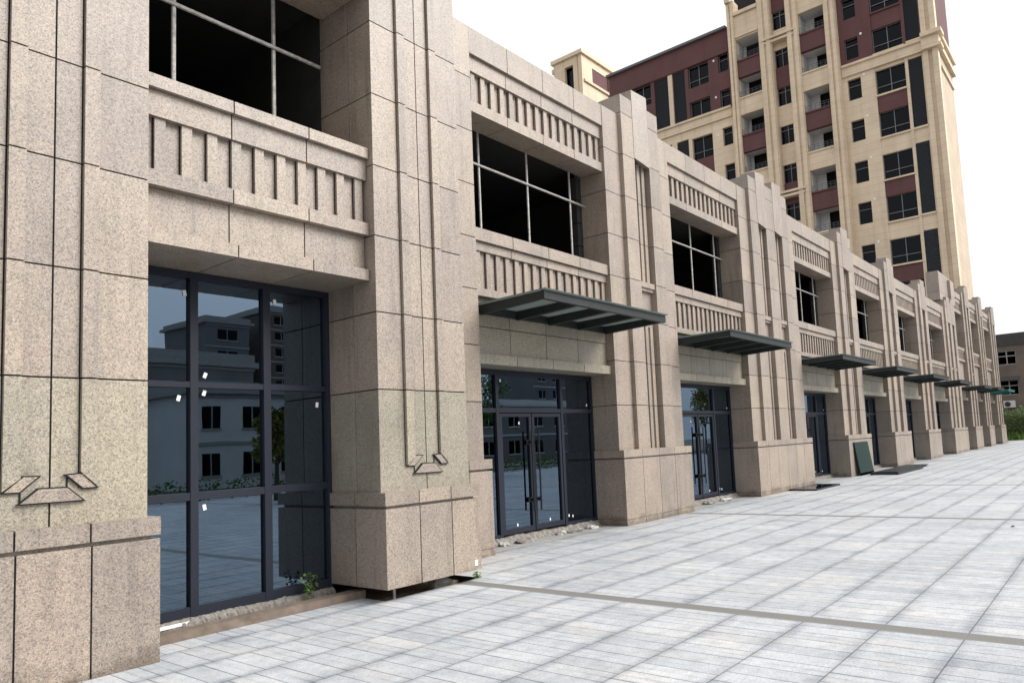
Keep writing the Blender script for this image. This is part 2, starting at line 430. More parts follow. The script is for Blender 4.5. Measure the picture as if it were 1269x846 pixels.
def parapet(x0, x1, yo, yw, jx, nr, dz=0, zt=8.725):
    mb = MB()
    lay(mb, x0, x1, yo+.01, yo+.40, 8.27+dz, zt+dz, jx)
    lay(mb, x0, x1, yo+.07, yo+.40, 8.0+dz, 8.262+dz, jx)
    mb.box(x0, x1, yo+.158, yo+.40, 7.46+dz, 8.0+dz, 0, .5)
    ribs(mb, x0, x1, yo+.105, yo+.159, 7.47+dz, 8.0+dz, nr)
    lay(mb, x0, x1, yo+.055, yw-.02, 7.285+dz, 7.468+dz, jx)
    mb.box(x0, x1, yo+.03, yo+.38, 7.35+dz, 8.68+dz, 1, .5) if False else None
    mb.box(x0+.01, x1-.01, yo+.09, yo+.38, 8.05+dz, 8.68+dz, 1, .5)
    mb.box(x0+.01, x1-.01, yo+.09, yw-.05, 7.30+dz, 7.455+dz, 1, .5)
    mb.build('parapet', SM, shop)
def ribs(mb, x0, x1, y0, y1, z0, z1, nr):
    pt = (x1-x0)/nr
    for i in range(nr):
        a = x0+pt*(i+.42); mb.box(a, a+pt*.40, y0, y1, z0, z1)
        mb.box(a-.008, a-.0005, y1-.012, y1, z0+.001, z1-.001, 1, .5)      # dark sealant along each rib, also painting in its side shade

def spandrel(x0, x1, yo, yw, jx, nr, Z, panel=0):
    """window sill, band, ribbed frieze and ledge below an upper window"""
    zs1, zs0, zb0, zr0, zl0 = Z
    mb = MB()
    lay(mb, x0, x1, yo+.045, yw+.02, zs0, zs1, jx)
    lay(mb, x0, x1, yo+.10, yo+.5, zb0, zs0-.006, jx)
    mb.box(x0, x1, yo+.172, yo+.5, zr0, zb0, 0, .45)
    ribs(mb, x0, x1, yo+.127, yo+.173, zr0, zb0-.002, nr)
    lay(mb, x0, x1, yo+.07, yo+.5, zl0, zr0-.004, jx)
    mb.box(x0+.01, x1-.01, yo+.12, yo+.48, zb0+.02, zs1-.03, 1, .5); mb.box(x0+.01, x1-.01, yo+.12, yo+.48, zl0+.02, zr0-.03, 1, .5)
    mb.build('spandrel', SM, shop)

def lintel(x0, x1, yo, yw, jx, z0, zl, z1, m, zj=(), yr=.2):
    mb = MB()
    clad(mb, x0, x1, yo+yr, yo+.5, zl, z1, zj, jx, m)
    lay(mb, x0, x1, yo+.10, yw-.02, z0, zl-.004, [j+.05 for j in jx], m)
    mb.box(x0+.01, x1-.01, yo+.14, yw-.05, z0+.015, zl-.02, 1, .5)
    mb.build('lintel', [MG, MJ, MY], shop)

def pane(x0, x1, y, z0, z1, parent):
    MB().box(x0, x1, y-.004, y+.004, z0, z1).build('pane', MGLASS, parent)

def sticker(x, z, y, parent, s=.028, tilt=0):
    mb = MB(); c, q = math.cos(tilt), math.sin(tilt)
    pts = [(-s*.6, -s), (s*.6, -s), (s*.6, s), (-s*.6, s)]
    mb.prism([(x+a*c-b*q, z+a*q+b*c) for a, b in pts], y-.0075, y-.005)
    mb.build('paper_sticker', MWHITE, parent)

def upper_window(x0, x1, y, z0, z1, posts, bars, rad=.022):
    mb = MB(); rg = random.Random(int(x0*10))
    for p in posts:
        mb.tube((p, y, z0), (p+rg.uniform(-.01, .01), y, z1), rad, 8)
    for (zb, xa, xb) in bars:
        mb.tube((xa, y-.03, zb+rg.uniform(-.01, .02)), (xb, y-.03, zb), rad, 8)
    mb.build('window_bar', MPIPE, shop)
    if x0 < 5: return
    # rough reveal seen at the far side of the opening
    q = MB()
    for i in range(4):
        za = z0+(z1-z0)*i/4; q.box(x1-.17, x1-.003, y+.04, y+.22, za+.01, za+(z1-z0)/4-.01, 0)
    q.build('window_reveal', MDARK, shop)

# ---- P0 and P1: the two flat pilasters of the projecting first bay
def big_pier(x0, x1, zb, sl):
    """flat pilaster with two raised strips ending in a folded ribbon ornament (front y=-1.335)"""
    yf, yj, yb = -1.335, -.89, -.30
    ztop = 9.3; xc = (x0+x1)/2-.005
    a0, a1, b0, b1 = xc-.32, xc-.20, xc+.195, xc+.315
    mb = MB()
    zz = [z for z in JZ if z < ztop-.2]
    edges = [1.225]+zz+[ztop]
    for i in range(len(edges)-1):
        p, q = edges[i]+(G/2 if i else 0), edges[i+1]-G/2
        m = 2 if i == 0 else 0
        if i == 0:
            mb.box(x0, xc-G/2, yf, yj-G/2, p, q, m); mb.box(xc+G/2, x1, yf, yj-G/2, p, q, m)
        else:
            cuts = [x0, a0, xc, b0, x1]
            for k in range(4):
                mb.box(cuts[k]+(G/2 if k else 0), cuts[k+1]-(G/2 if k < 3 else 0), yf, yj-G/2, p, q, m)
        mb.box(x0, x1, yj+G/2, yb, p, q, m)
        # raised strips
        s0 = p if i else 1.525
        for (c, d) in ((a0+.006, a1), (b0+.006, b1)):
            if i: mb.box(c, d, yf-.042, yf-.001, s0, q, m)
            else:                                # foot cut along the folded ribbon
                zl, zr = (1.523, 1.615) if c < xc else (1.645, 1.528)
                mb.prism([(c, zl), (d, zr), (d, q), (c, q)], yf-.042, yf-.001, m)
        if i == 0:
            for c in (a0, b0): mb.box(c-.004, c+.005, yf-.003, yf, 1.515, q, 1, .5)
    mb.box(x0+.014, x1-.014, yf+.014, yb-.014, 1.24, ztop-.02, 1, .5)
    p = mb.build('pilaster', [MG, MJ, MY], shop)
    o = MB()
    def piece(pts, y=.03):
        n = len(pts); out = []
        ar = sum(pts[k][0]*pts[(k+1) % n][1]-pts[(k+1) % n][0]*pts[k][1] for k in range(n)); sg = 1 if ar > 0 else -1
        for k in range(n):                       # dark joint line all round: offset the outline by 11 mm
            a, b, c = Vector(pts[k-1]), Vector(pts[k]), Vector(pts[(k+1) % n])
            d1, d2 = (b-a).normalized(), (c-b).normalized()
            n1, n2 = Vector((d1.y, -d1.x))*sg, Vector((d2.y, -d2.x))*sg
            m = (n1+n2); out.append(b+m*(.011/max(.3, 1+n1.dot(n2))))
        o.prism([(xc+a, z) for a, z in pts], yf-y, yf-.004)
        o.prism([(xc+q.x, q.y) for q in out], yf-y+.006, yf-.0025, 1, .5)
    piece([(-.297, 1.515), (-.205, 1.513), (-.085, 1.622), (-.178, 1.625)])
    piece([(.222, 1.514), (.312, 1.516), (.212, 1.628), (.112, 1.622)])
    piece([(-.198, 1.420), (.215, 1.418), (.108, 1.522), (-.08, 1.524)], .036)
    o.prism([(xc-.200, 1.42), (xc-.188, 1.42), (xc-.188, 1.515), (xc-.200, 1.515)], yf-.008, yf-.002, 1, .5)
    o.prism([(xc+.108, 1.53), (xc+.120, 1.53), (xc+.120, 1.62), (xc+.108, 1.62)], yf-.008, yf-.002, 1, .5)
    o.build('ribbon_ornament', SM, p)
    w3 = (x1+.04-x0)/3
    pedestal(x0-.032, x1+.055, -1.458, -.30, zb, 1.225, [x0-.032+.49, x0-.032+.99], p, base=False, yj=(-.89,))
    return p
big_pier(1.335, 2.75, 0.0, 0)
p1 = big_pier(5.20, 6.575, .148, 1)
# flank of the projecting block and the set-back slice beside it
mb = MB()
clad(mb, 6.60, 8.19, 0, .70, 1.49, 8.72, JZ, (7.3,))
s1 = mb.build('pilaster', SM, shop)
pedestal(6.64, 8.24, -.125, .70, .0, 1.5, [7.2, 7.75], s1)
mb = MB(); clad(mb, 5.25, 6.55, -.30, .70, .15, 9.2, JZ); mb.build('wall', SM, shop)
mb = MB(); mb.box(-9, 1.30, -.34, .1, -.1, 8.7); mb.box(-9, -8.7, .1, 8, -.1, 8.7); mb.build('wall', [MG], shop)

# ---- first bay
JX = [3.577, 4.412]
parapet(2.76, 5.19, -1.335, -.34, JX, 10)
spandrel(2.76, 5.19, -1.31, -.34, JX, 10.3 and 10, (5.306, 5.18, 4.925, 4.40, 4.25))
lintel(2.76, 5.19, -1.335, -.34, JX, 3.705, 3.84, 4.245, 0, (), .19)
upper_window(2.76, 5.19, -.33, 5.30, 7.3, (3.395, 4.54), ((6.63, 2.76, 5.15),), .024)
def storefront1():
    y = -.34; m = MB(); x0, x1 = 2.75, 5.20
    for a, b in ((x0, x0+.06), (3.54, 3.62), (4.345, 4.43), (x1-.06, x1-.001)): m.box(a, b, y-.05, y+.06, .105, 3.70, 0)
    cols = ((x0+.06, 3.54), (3.62, 4.345), (4.43, x1-.06))
    for (z0, z1) in ((.105, .205), (1.285, 1.365), (2.462, 2.525), (3.63, 3.70)):
        for a, b in cols: m.box(a+.0005, b-.0005, y-.045, y+.055, z0, z1, 0)
    f = m.build('storefront_frame', MFRAME, shop)
    for a, b in cols:
        for (z0, z1) in ((.205, 1.285), (1.365, 2.462), (2.525, 3.63)): pane(a, b, y+.005, z0, z1, f)
    for x, z, t in ((3.50, 3.47, .2), (4.51, 3.50, .1), (3.71, 2.60, -.35), (3.70, 2.41, -.3), (3.44, 2.35, -.25), (5.04, 2.30, -.1), (3.70, 1.20, .2)):
        sticker(x, z, y, f, .03, t)
storefront1()

# ---- bays of the main front
PI = [(12.0, 14.64), (18.50, 22.60), (26.44, 29.20), (32.93, 35.73), (39.52, 42.32), (46.27, 50.5)]
FAR = [(53.55, 56.15), (59.45, 61.75), (65.5, 68.1)]
for i, (a, b) in enumerate(PI): pier(a, b, i in (1, 5))
for a, b in FAR: pier(a, b, False, True)
bays = [(8.20, 12.0)]+[(PI[i][1], PI[i+1][0]) for i in range(5)]
farbays = [(50.5, 53.55), (56.15, 59.45), (61.75, 65.5)]

def door(x0, x1, y, z0, z1, side, f):
    s = .062; m = MB()
    m.box(x0, x0+s, y-.04, y+.03, z0, z1); m.box(x1-s, x1, y-.04, y+.03, z0, z1)
    m.box(x0+s, x1-s, y-.039, y+.029, z0, z0+.09); m.box(x0+s, x1-s, y-.039, y+.029, z1-s, z1)
    d = m.build('door', MFRAME, shop)
    pane(x0+s, x1-s, y, z0+.09, z1-s, d)
    hx = x1-.085 if side > 0 else x0+.085
    h = MB(); h.tube((hx, y-.11, .50), (hx, y-.11, 1.95), .017, 8)
    for z in (.70, 1.745):
        h.box(hx-.022, hx+.022, y-.11, y-.035, z-.03, z+.03)
        h.box(hx-.06*side-.02, hx+.055*side+.02 if side > 0 else hx+.06, y-.05, y-.041, z-.045, z+.045)
    h.build('door_handle', MBLACK, d)
    sticker((x0+x1)/2-.02*side, z0+.14, y, d, .024, .1)
    return d
def storefront(x0, x1, y, ztop, near):
    k = (x1-x0)/3.8
    m1, m2 = x0+.94*k, x0+2.74*k
    m = MB()
    for a, b in ((x0+.002, x0+.06), (m1, m1+.07), (m2, m2+.075), (x1-.06, x1-.004)): m.box(a, b, y-.05, y+.05, .11, ztop)
    cols = ((x0+.06, m1), (m1+.07, m2), (m2+.075, x1-.06))
    for i, (a, b) in enumerate(cols):
        for (z0, z1) in ((2.29, 2.365), (2.95, ztop)): m.box(a, b, y-.045, y+.045, z0, z1)
        if i != 1: m.box(a, b, y-.045, y+.045, .11, .17)
    f = m.build('storefront_frame', MFRAME, shop)
    for i, (a, b) in enumerate(cols):
        pane(a, b, y, 2.365, 2.95, f)
        if i != 1: pane(a, b, y, .17, 2.29, f)
    a, b = cols[1]; c = (a+b)/2
    door(a+.01, c-.012, y, .145, 2.275, 1, f); door(c+.012, b-.01, y, .145, 2.275, -1, f)
    if near:
        for x, z, t in ((a+.1, 2.86, .1), (m2+.9, 2.45, -.3), (m2+.16, .29, 0), (m2+.28, .27, 0), (a+.55, 2.1, -.2)): sticker(x, z, y, f, .024, t)
    return f
MTARP = plain('teal awning cloth', (.02, .13, .11), .7, .2)
def canopy(x0, x1, green=False, tilt=0.0, yb=.19, yf=-1.28):
    """steel framed glass canopy cantilevered over the door"""
    n = 5; m = MB()
    m.box(x0, x1, yf, yf+.07, 3.905+tilt, 4.04+tilt)
    m.box(x0, x1, yb-.06, yb, 3.89, 4.02)
    f = m.build('canopy', MTARP if green else MSTEEL, shop)
    for i in range(n):
        x = x0+.045+(x1-x0-.09)*i/(n-1)
        h = MB(); e = .0
        h.hexa([(x-.04, yf+.07, 3.915+tilt), (x+.04, yf+.07, 3.915+tilt), (x+.04, yb-.061, 3.86), (x-.04, yb-.061, 3.86),
                (x-.04, yf+.07, 4.035+tilt), (x+.04, yf+.07, 4.035+tilt), (x+.04, yb-.061, 4.015), (x-.04, yb-.061, 4.015)])
        h.build('canopy_beam', MTARP if green else MSTEEL, f)
    q = MB(); w_ = (x1-x0+.06)/4
    for i in range(4):
        a = x0-.03+w_*i
        q.hexa([(a, yf-.05, 4.048+tilt), (a+w_-.012, yf-.05, 4.048+tilt), (a+w_-.012, yb-.005, 4.03), (a, yb-.005, 4.03),
                (a, yf-.05, 4.062+tilt), (a+w_-.012, yf-.05, 4.062+tilt), (a+w_-.012, yb-.005, 4.044), (a, yb-.005, 4.044)])
    q.build('canopy_glass', MTARP if green else MCANOPYGLASS, f)

for i, (a, b) in enumerate(bays):
    x0, x1 = a+.004, b-.004
    jx = [x0+(x1-x0)*t for t in (.245, .5, .75)]
    parapet(x0, x1, 0, .60, jx, 16)
    spandrel(x0, x1, 0, .60, jx, 16, (5.30, 5.09, 4.935, 4.30, 4.17))
    lintel(x0, x1, 0, .66, jx, 3.05, 3.22, 4.165, 2, (3.685,))
    upper_window(x0, x1, .60, 5.30, 7.29, [x0+(x1-x0)*t for t in (.19, .53, .88)], ((6.66, x0, x1),))
    storefront(x0, x1, .66, 3.045, i < 3)
    canopy(a+.13, b-.06)
for i, (a, b) in enumerate(farbays):
    x0, x1 = a+.004, b-.004
    jx = [(x0+x1)/2]
    parapet(x0, x1, .06, .95, jx, 12, 1.72, 8.62)
    spandrel(x0, x1, .06, .95, jx, 12, (6.72, 6.52, 6.4, 5.95, 5.80))
    mb = MB(); clad(mb, x0, x1, .26, .55, 4.0, 5.79, (), jx); mb.build('wall_panel', SM, shop)
    lintel(x0, x1, .06, .95, jx, 3.25, 3.42, 4.0, 0, ())
    upper_window(x0, x1, .95, 6.72, 9.0, [x0+(x1-x0)*t for t in (.3, .7)], ((8.2, x0, x1),))
    storefront(x0, x1, .95, 3.24, False)
    canopy(a+.1, b-.05, green=(i == 2), tilt=(.0, .06, .1)[i])
# tall block over the last double pilaster
mb = MB(); clad(mb, 46.6, 50.3, .05, .75, 9.16, 10.9, (9.65,), (47.5, 48.5, 49.4)); clad(mb, 49.2, 50.35, -.11, .05, 9.16, 10.7, (9.65,)); mb.build('roof_block', SM, shop)
# body of the building: floors, back and side walls, roof, all bare inside
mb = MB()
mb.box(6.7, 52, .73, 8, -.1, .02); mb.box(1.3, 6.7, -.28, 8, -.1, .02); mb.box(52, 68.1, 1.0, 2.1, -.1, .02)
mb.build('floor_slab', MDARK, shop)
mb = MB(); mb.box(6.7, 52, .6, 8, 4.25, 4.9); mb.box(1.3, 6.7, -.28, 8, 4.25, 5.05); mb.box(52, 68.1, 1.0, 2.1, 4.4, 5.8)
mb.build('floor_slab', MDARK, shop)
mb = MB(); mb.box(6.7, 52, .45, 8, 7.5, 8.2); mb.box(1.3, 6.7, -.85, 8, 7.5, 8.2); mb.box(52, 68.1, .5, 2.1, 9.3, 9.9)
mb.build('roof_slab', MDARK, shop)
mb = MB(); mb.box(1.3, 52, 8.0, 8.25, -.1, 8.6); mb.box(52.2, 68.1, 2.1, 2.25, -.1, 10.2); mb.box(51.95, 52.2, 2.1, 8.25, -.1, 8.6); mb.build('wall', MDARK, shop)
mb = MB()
mb.box(5.205, 5.245, -.27, 8, -.05, 7.5); mb.build('partition_wall', MDARK, shop)  # dark cover added over the stone so the bay interior stays black
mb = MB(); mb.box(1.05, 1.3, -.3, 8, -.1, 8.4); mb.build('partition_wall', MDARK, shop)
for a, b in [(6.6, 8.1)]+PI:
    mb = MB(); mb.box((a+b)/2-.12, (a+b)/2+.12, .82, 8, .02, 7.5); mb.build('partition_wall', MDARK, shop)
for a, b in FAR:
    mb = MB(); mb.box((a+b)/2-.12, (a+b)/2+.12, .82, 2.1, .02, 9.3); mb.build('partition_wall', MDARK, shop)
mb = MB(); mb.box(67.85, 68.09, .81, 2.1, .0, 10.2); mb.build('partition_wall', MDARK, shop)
# rough sills below the glazing
rg = random.Random(3)
def rough_strip(x0, x1, prof, step, jit):
    """broken mortar: a profile in (y, z) swept along x with every point jittered"""
    mb = MB(); n = max(2, int((x1-x0)/step)); k = len(prof)
    lowf = [rg.uniform(-1, 1) for _ in range(n+8)]
    for i in range(n+1):
        x = x0+(x1-x0)*i/n; l = sum(lowf[i:i+5])/5
        for (y, z) in prof: mb.v.append((x, y+jit*(.6*l+rg.uniform(-.5, .5)), z+jit*(.7*l+rg.uniform(-.6, .3))))
    for i in range(n):
        for q in range(k-1):
            a = i*k+q; mb.face([a, a+1, a+k+1, a+k], 0, rg.random())
    return mb
rough_strip(2.8, 5.19, [(-.26, .115), (-.36, .108), (-.41, .10), (-.43, .06), (-.44, .0), (-.47, -.05), (-.52, -.08), (-.58, -.12), (-.58, -.3)], .022, .02).build('mortar_sill', MCONC, shop)
rough_strip(2.8, 5.25, [(-.50, .02), (-.56, .035), (-.64, .03), (-.70, .0), (-.72, -.2)], .03, .035).build('clay_bed', MMUD, shop)
for a, b in bays:
    rough_strip(a+.01, b-.01, [(.80, .118), (.60, .112), (.575, .105), (.55, .06), (.52, .015), (.49, -.03)], .035, .03).build('door_sill', MCONC, shop)

# ---------------------------------------------------------------- apartment tower behind the shops
tw = empty('apartment_tower', (67, 15, -.9), 'tall cream and maroon apartment tower under construction behind the shop roofs', 'apartment building')
TR = (67, 15, -.9)
XF = 64.0
def tb(mb, y0, y1, z0, z1, x0=XF, x1=XF+.5, m=0): mb.box(x0, x1, y0, y1, z0, z1, m)
def tpart(mb, name, mat, parent=None): return mb.build(name, mat, parent or tw, TR)
ST = 3.74
def window(y0, y1, z0, z1, x, ny=1, nz=1, low=.33):
    m = MB(); s = .045
    for y in (y0, y1): m.box(x-.0, x+.08, y-s, y+s, z0, z1)
    for z in (z0, z1): m.box(x-.001, x+.079, y0+s, y1-s, z-s, z+s)
    for i in range(ny):
        y = y0+(y1-y0)*(i+1)/(ny+1); m.box(x+.001, x+.07, y-s*.7, y+s*.7, z0+s, z1-s)
    z = z0+(z1-z0)*low; m.box(x+.002, x+.069, y0+s, y1-s, z-s*.6, z+s*.6)
    f = tpart(m, 'window', MWIN)
    q = MB(); q.box(x+.10, x+.12, y0, y1, z0, z1); tpart(q, 'window_pane', MTGLASS, f)
MWIN = plain('grey window profile', (.16, .16, .17), .5)
MTGLASS = glassmat('dark tower glass', (.10, .11, .12), (.5, .55, .6), 1.35)

cream = MB(); maroon = MB(); inner = MB()
def fill(y0, y1, z0, z1, x0=XF):
    """wall piece, maroon above the cornice and cream below it"""
    zc = 33.9
    if z1 <= zc: tb(cream, y0, y1, z0, z1, x0)
    elif z0 >= zc: tb(maroon, y0, y1, z0, z1, x0)
    else: tb(cream, y0, y1, z0, zc, x0); tb(maroon, y0, y1, zc, z1, x0)
# right wing, from the corner inwards
tops = [44.0-.05, 40.15, 36.4, 32.66, 28.87, 25.12, 21.42, 17.64, 13.9, 10.1]
fill(2.70, 2.85, 0, 46); fill(3.95, 4.20, 0, 46); fill(6.65, 7.86, 0, 46); fill(9.0, 9.45, 0, 46)
prev = 46
for i, t in enumerate(tops):
    z0 = t-2.2; 
    # spandrel above the big window
    if prev > t:
        a, b = t, prev
        (maroon if (t > 33.95 or i in (4, 6, 8)) else cream).box(XF+.08, XF+.5, 4.20, 6.65, a, b)
        cream.box(XF-.06, XF+.08, 4.15, 6.70, prev-.14, prev) if t < 33 else maroon.box(XF-.06, XF+.08, 4.15, 6.70, prev-.14, prev)
    window(4.22, 6.63, z0, t, XF+.25, 1)
    prev = z0
    # small window
    st, sb = t-.05, t-1.95
    window(7.86, 9.0, sb, st, XF+.22, 0, low=.68)
fill(4.20, 6.65, 0, prev)
prev = 46
for t in tops:
    fill(7.86, 9.0, t-.05, prev); prev = t-1.95
fill(7.86, 9.0, 0, prev)
# louvre column
for a, b in ((34.3, 41.4), (26.7, 32.72), (19.28, 25.36), (11.8, 17.87)):
    lv = MB(); lv.box(XF+.22, XF+.28, 2.85, 3.95, a, b)
    n = int((b-a)/.17)
    for i in range(n):
        z = a+(b-a)*(i+.5)/n
        lv.hexa([(XF+.06, 2.85, z-.06), (XF+.06, 3.95, z-.06), (XF+.20, 3.95, z+.02), (XF+.20, 2.85, z+.02),
                 (XF+.06, 2.85, z-.03), (XF+.06, 3.95, z-.03), (XF+.20, 3.95, z+.05), (XF+.20, 2.85, z+.05)])
    tpart(lv, 'louvre_panel', MLOUV)
for a, b in ((41.4, 46), (32.72, 34.3), (25.36, 26.7), (17.87, 19.28), (0, 11.8)):
    (maroon if a > 40 else cream).box(XF+.08, XF+.5, 2.85, 3.95, a, b); cream.box(XF-.06, XF+.08, 2.82, 3.97, b-.16, b)
# corner pilaster with a shaded groove, and the flank
cream.box(XF-.25, XF+.5, 1.55, 1.98, 0, 47); cream.box(XF-.02, XF+.5, 1.98, 2.30, 0, 47); cream.box(XF-.25, XF+.5, 2.30, 2.70, 0, 47)
side = MB(); side.box(XF+.5, 70.4, 1.62, 2.2, 0, 32.9); tpart(side, 'side_wall', MCREAMSIDE)
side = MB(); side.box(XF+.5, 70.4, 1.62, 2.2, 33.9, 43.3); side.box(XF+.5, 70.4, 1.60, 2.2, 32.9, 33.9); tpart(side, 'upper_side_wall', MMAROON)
co = MB()
def cornice(y0, y1, x=XF):
    co.box(x-.18, x+.3, y0, y1, 32.95, 33.15); co.box(x-.10, x+.3, y0, y1, 33.15, 33.80); co.box(x-.26, x+.3, y0, y1, 33.80, 34.02)
cornice(2.75, 9.42)
for (a, b, e) in ((32.85, 33.1, .34), (33.1, 33.95, .16), (33.95, 34.3, .42)):
    co.box(XF-.25-e, XF+.6, 1.55-e, 2.74, a, b); co.box(XF+.6, 70.4+e*.6, 1.6-e*.8, 1.7, a-.002, b-.002)
co.box(XF+1.0, 70.2, 1.48, 1.64, 31.5, 31.7)
cornice(20.15, 34.5)
tpart(co, 'cornice', MCREAM)
rf = MB(); rf.box(XF-.4, 70.9, 1.1, 9.4, 46, 46.4); rf.box(69.5, 71.0, 1.2, 2.5, 43.3, 43.7); rf.box(XF-.3, 76, 20.15, 34.7, 41.95, 42.2)
tpart(rf, 'roof', MROOFED)
# pilasters framing the balconies
pl = MB(); XP = 63.4
def pil(y0, y1, z1, groove=True):
    pl.box(XP, XF+.6, y0, y1, 0, z1)
    if groove:
        w_ = (y1-y0); pl.box(XP-.14, XP, y0+w_*.08, y0+w_*.38, 0, z1-.4); pl.box(XP-.14, XP, y0+w_*.56, y0+w_*.92, 0, z1-.4)
pil(9.45, 10.45, 48); pil(12.80, 13.95, 48); pil(15.45, 16.68, 48); pil(19.05, 19.80, 44.2)
tpart(pl, 'pilaster', MCREAM)
rail_mat = plain('balcony railing metal', (.10, .115, .13), .5, .2)
def balcony(y0, y1, z0, z1, sp_m, wf=.62):
    s = MB()
    s.box(XP+.12, XP+.5, y0, y1, z0-1.72, z0-.14); s.box(XP+.02, XP+.6, y0, y1, z0-.14, z0)
    b = tpart(s, 'balcony', sp_m)
    q = MB(); q.box(XF+1.3, XF+1.36, y0+wf*(y1-y0), y1+.0, z0, z1+.2); q.box(XP+.5, XF+1.3, y1-.04, y1+.04, z0, z1)
    q.box(XP+.3, XF+1.3, y0, y1, z1+.02, z1+.14); q.box(XP+.5, XF+1.9, y0-.05, y1+.05, z0-.3, z0-.14)
    tpart(q, 'balcony_wall', MWHITEWALL, b)
    r = MB()
    for z in (.12, .34, .55): r.tube((XP+.10, y0, z0+z), (XP+.10, y1, z0+z), .018, 6)
    for i in range(6): r.tube((XP+.10, y0+(y1-y0)*(i+.5)/6, z0), (XP+.10, y0+(y1-y0)*(i+.5)/6, z0+.55), .015, 6)
    tpart(r, 'railing', rail_mat, b)
for i in range(9):
    z1 = 44.0-ST*i-.02; balcony(10.45, 12.80, z1-2.05, z1, MMAROON if i % 2 else MCREAM)
for i in range(8):
    z1 = 40.05-ST*i; balcony(16.68, 19.05, z1-2.1, z1, MMAROON if i % 2 == 0 else MCREAM, .88)
cream.box(XP+.1, XF+.5, 16.68, 19.05, 40.1, 42.5); cream.box(XP-.1, XF+.5, 16.65, 19.1, 42.5, 42.85); cream.box(XP-.05, XF+.5, 16.68, 19.05, 40.25, 40.5)
# narrow stair windows
prev = 48
for i in range(9):
    z1 = 41.55-ST*i; z0 = z1-1.75
    window(14.0, 15.42, z0, z1, XF+.1, 1, low=.75)
    (maroon if i in (0, 2, 5) else cream).box(XF+.0, XF+.5, 13.95, 15.45, z1, prev)
    prev = z0
cream.box(XF+0, XF+.5, 13.95, 15.45, 0, prev)
for z in (38.75, 23.7): cream.box(XP-.25, XF-.01, 13.2, 16.3, z, z+.2); cream.box(XP-.12, XF-.01, 13.3, 16.2, z-.35, z-.12)
cream.prism([(XP-.3, 44.0), (XP+.1, 44.0), (XP+.1, 45.6), (XP-.3, 45.9)], 19.3, 19.82)
# left wing
fill(19.80, 20.22, 0, 42); fill(21.28, 22.40, 0, 42); fill(24.70, 25.10, 0, 42); fill(26.45, 27.05, 0, 42); fill(28.75, 29.2, 0, 42); fill(31.3, 34.5, 0, 42)
cream.box(XF-.12, XF+.0, 26.52, 27.02, 34.02, 39.45)
lt = [39.5, 35.8, 31.95, 28.2, 24.4]
for (y0, y1, dz, ny, h) in ((20.22, 21.28, .1, 0, 1.85), (22.40, 24.70, 0, 1, 2.25), (29.2, 31.3, 0, 1, 2.25)):
    prev = 42
    for t in lt:
        if t > 26 or y0 < 25:
            z1 = t+dz; window(y0+.02, y1-.02, z1-h, z1, XF+.25, ny, low=.68 if ny == 0 else .33)
            if y0 > 22 and t in (28.2,): maroon.box(XF+.08, XF+.5, y0, y1, z1, prev)
            else: fill(y0, y1, z1, prev)
            prev = z1-h
    fill(y0, y1, 0, prev)
for (y0, y1) in ((25.10, 26.45), (27.05, 28.75)):
    for a, b in ((34.05, 39.45), (26.2, 32.1)):
        lv = MB(); lv.box(XF+.22, XF+.28, y0, y1, a, b); n = int((b-a)/.2)
        for i in range(n):
            z = a+(b-a)*(i+.5)/n; lv.hexa([(XF+.04, y0, z-.07), (XF+.04, y1, z-.07), (XF+.20, y1, z+.02), (XF+.20, y0, z+.02), (XF+.04, y0, z-.03), (XF+.04, y1, z-.03), (XF+.20, y1, z+.06), (XF+.20, y0, z+.06)])
        tpart(lv, 'louvre_panel', MLOUV)
    fill(y0, y1, 39.45, 42); fill(y0, y1, 32.1, 34.05); fill(y0, y1, 0, 26.2)
maroon.box(XF-.12, XF+0, 20.15, 34.5, 39.55, 39.7)
tpart(cream, 'cream_wall', MCREAM); tpart(maroon, 'maroon_wall', MMAROON)
# dark rooms behind the openings, back of the tower
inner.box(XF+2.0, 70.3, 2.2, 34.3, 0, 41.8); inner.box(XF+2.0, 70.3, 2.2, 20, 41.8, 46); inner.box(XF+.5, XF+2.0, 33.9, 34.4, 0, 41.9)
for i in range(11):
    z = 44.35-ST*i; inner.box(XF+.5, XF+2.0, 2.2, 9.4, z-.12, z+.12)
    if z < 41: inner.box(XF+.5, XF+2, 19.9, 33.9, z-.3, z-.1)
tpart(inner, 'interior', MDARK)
v = MB()
for t in tops[:8]:
    z = t+.05; v.tube((XF-.03, 7.55, z), (XF+.06, 7.55, z), .11, 10)
for z in (39.2, 35.4, 31.5): v.tube((XF-.03, 21.75, z), (XF+.06, 21.75, z), .11, 10)
for t in tops[:8]: pass
tpart(v, 'vent_cover', MWHITE)

# stair tower standing at the far left end of the tower
st_ = empty('stair_tower', (66, 40, -.9), 'small cream tower with a maroon panel rising left of the maroon apartment wing', 'tower')
SR = (66, 40, -.9)
m = MB(); X0, Y0, Y1, ZT = 64.0, 38.1, 42.2, 46.2
m.box(X0, X0+.4, Y0, 38.55, 0, ZT); m.box(X0, X0+.4, 38.75, 39.35, 0, ZT); m.box(X0, X0+.4, 40.6, Y1, 0, ZT); m.box(X0, X0+.4, 39.35, 40.6, 45.3, ZT); m.box(X0+.1, X0+.4, 38.55, 38.75, 0, ZT)
m.box(X0+.4, 77, Y0, Y0+.3, 0, 43.2); m.box(X0+.4, 66.0, Y0, Y0+.3, 43.2, ZT); m.box(66, 77, Y0, Y0+.3, 45.2, ZT); m.box(69.4, 77, Y0, Y0+.3, 43.2, 45.2)
m.box(69.3, 70.0, Y0-.25, Y0, 38, 45.6); m.box(64.3, 69.3, Y0-.2, Y0, 43.0, 43.3); m.box(X0+.4, 77, Y1-.3, Y1, 0, ZT); m.box(76.6, 77, Y0+.3, Y1-.3, 0, ZT)
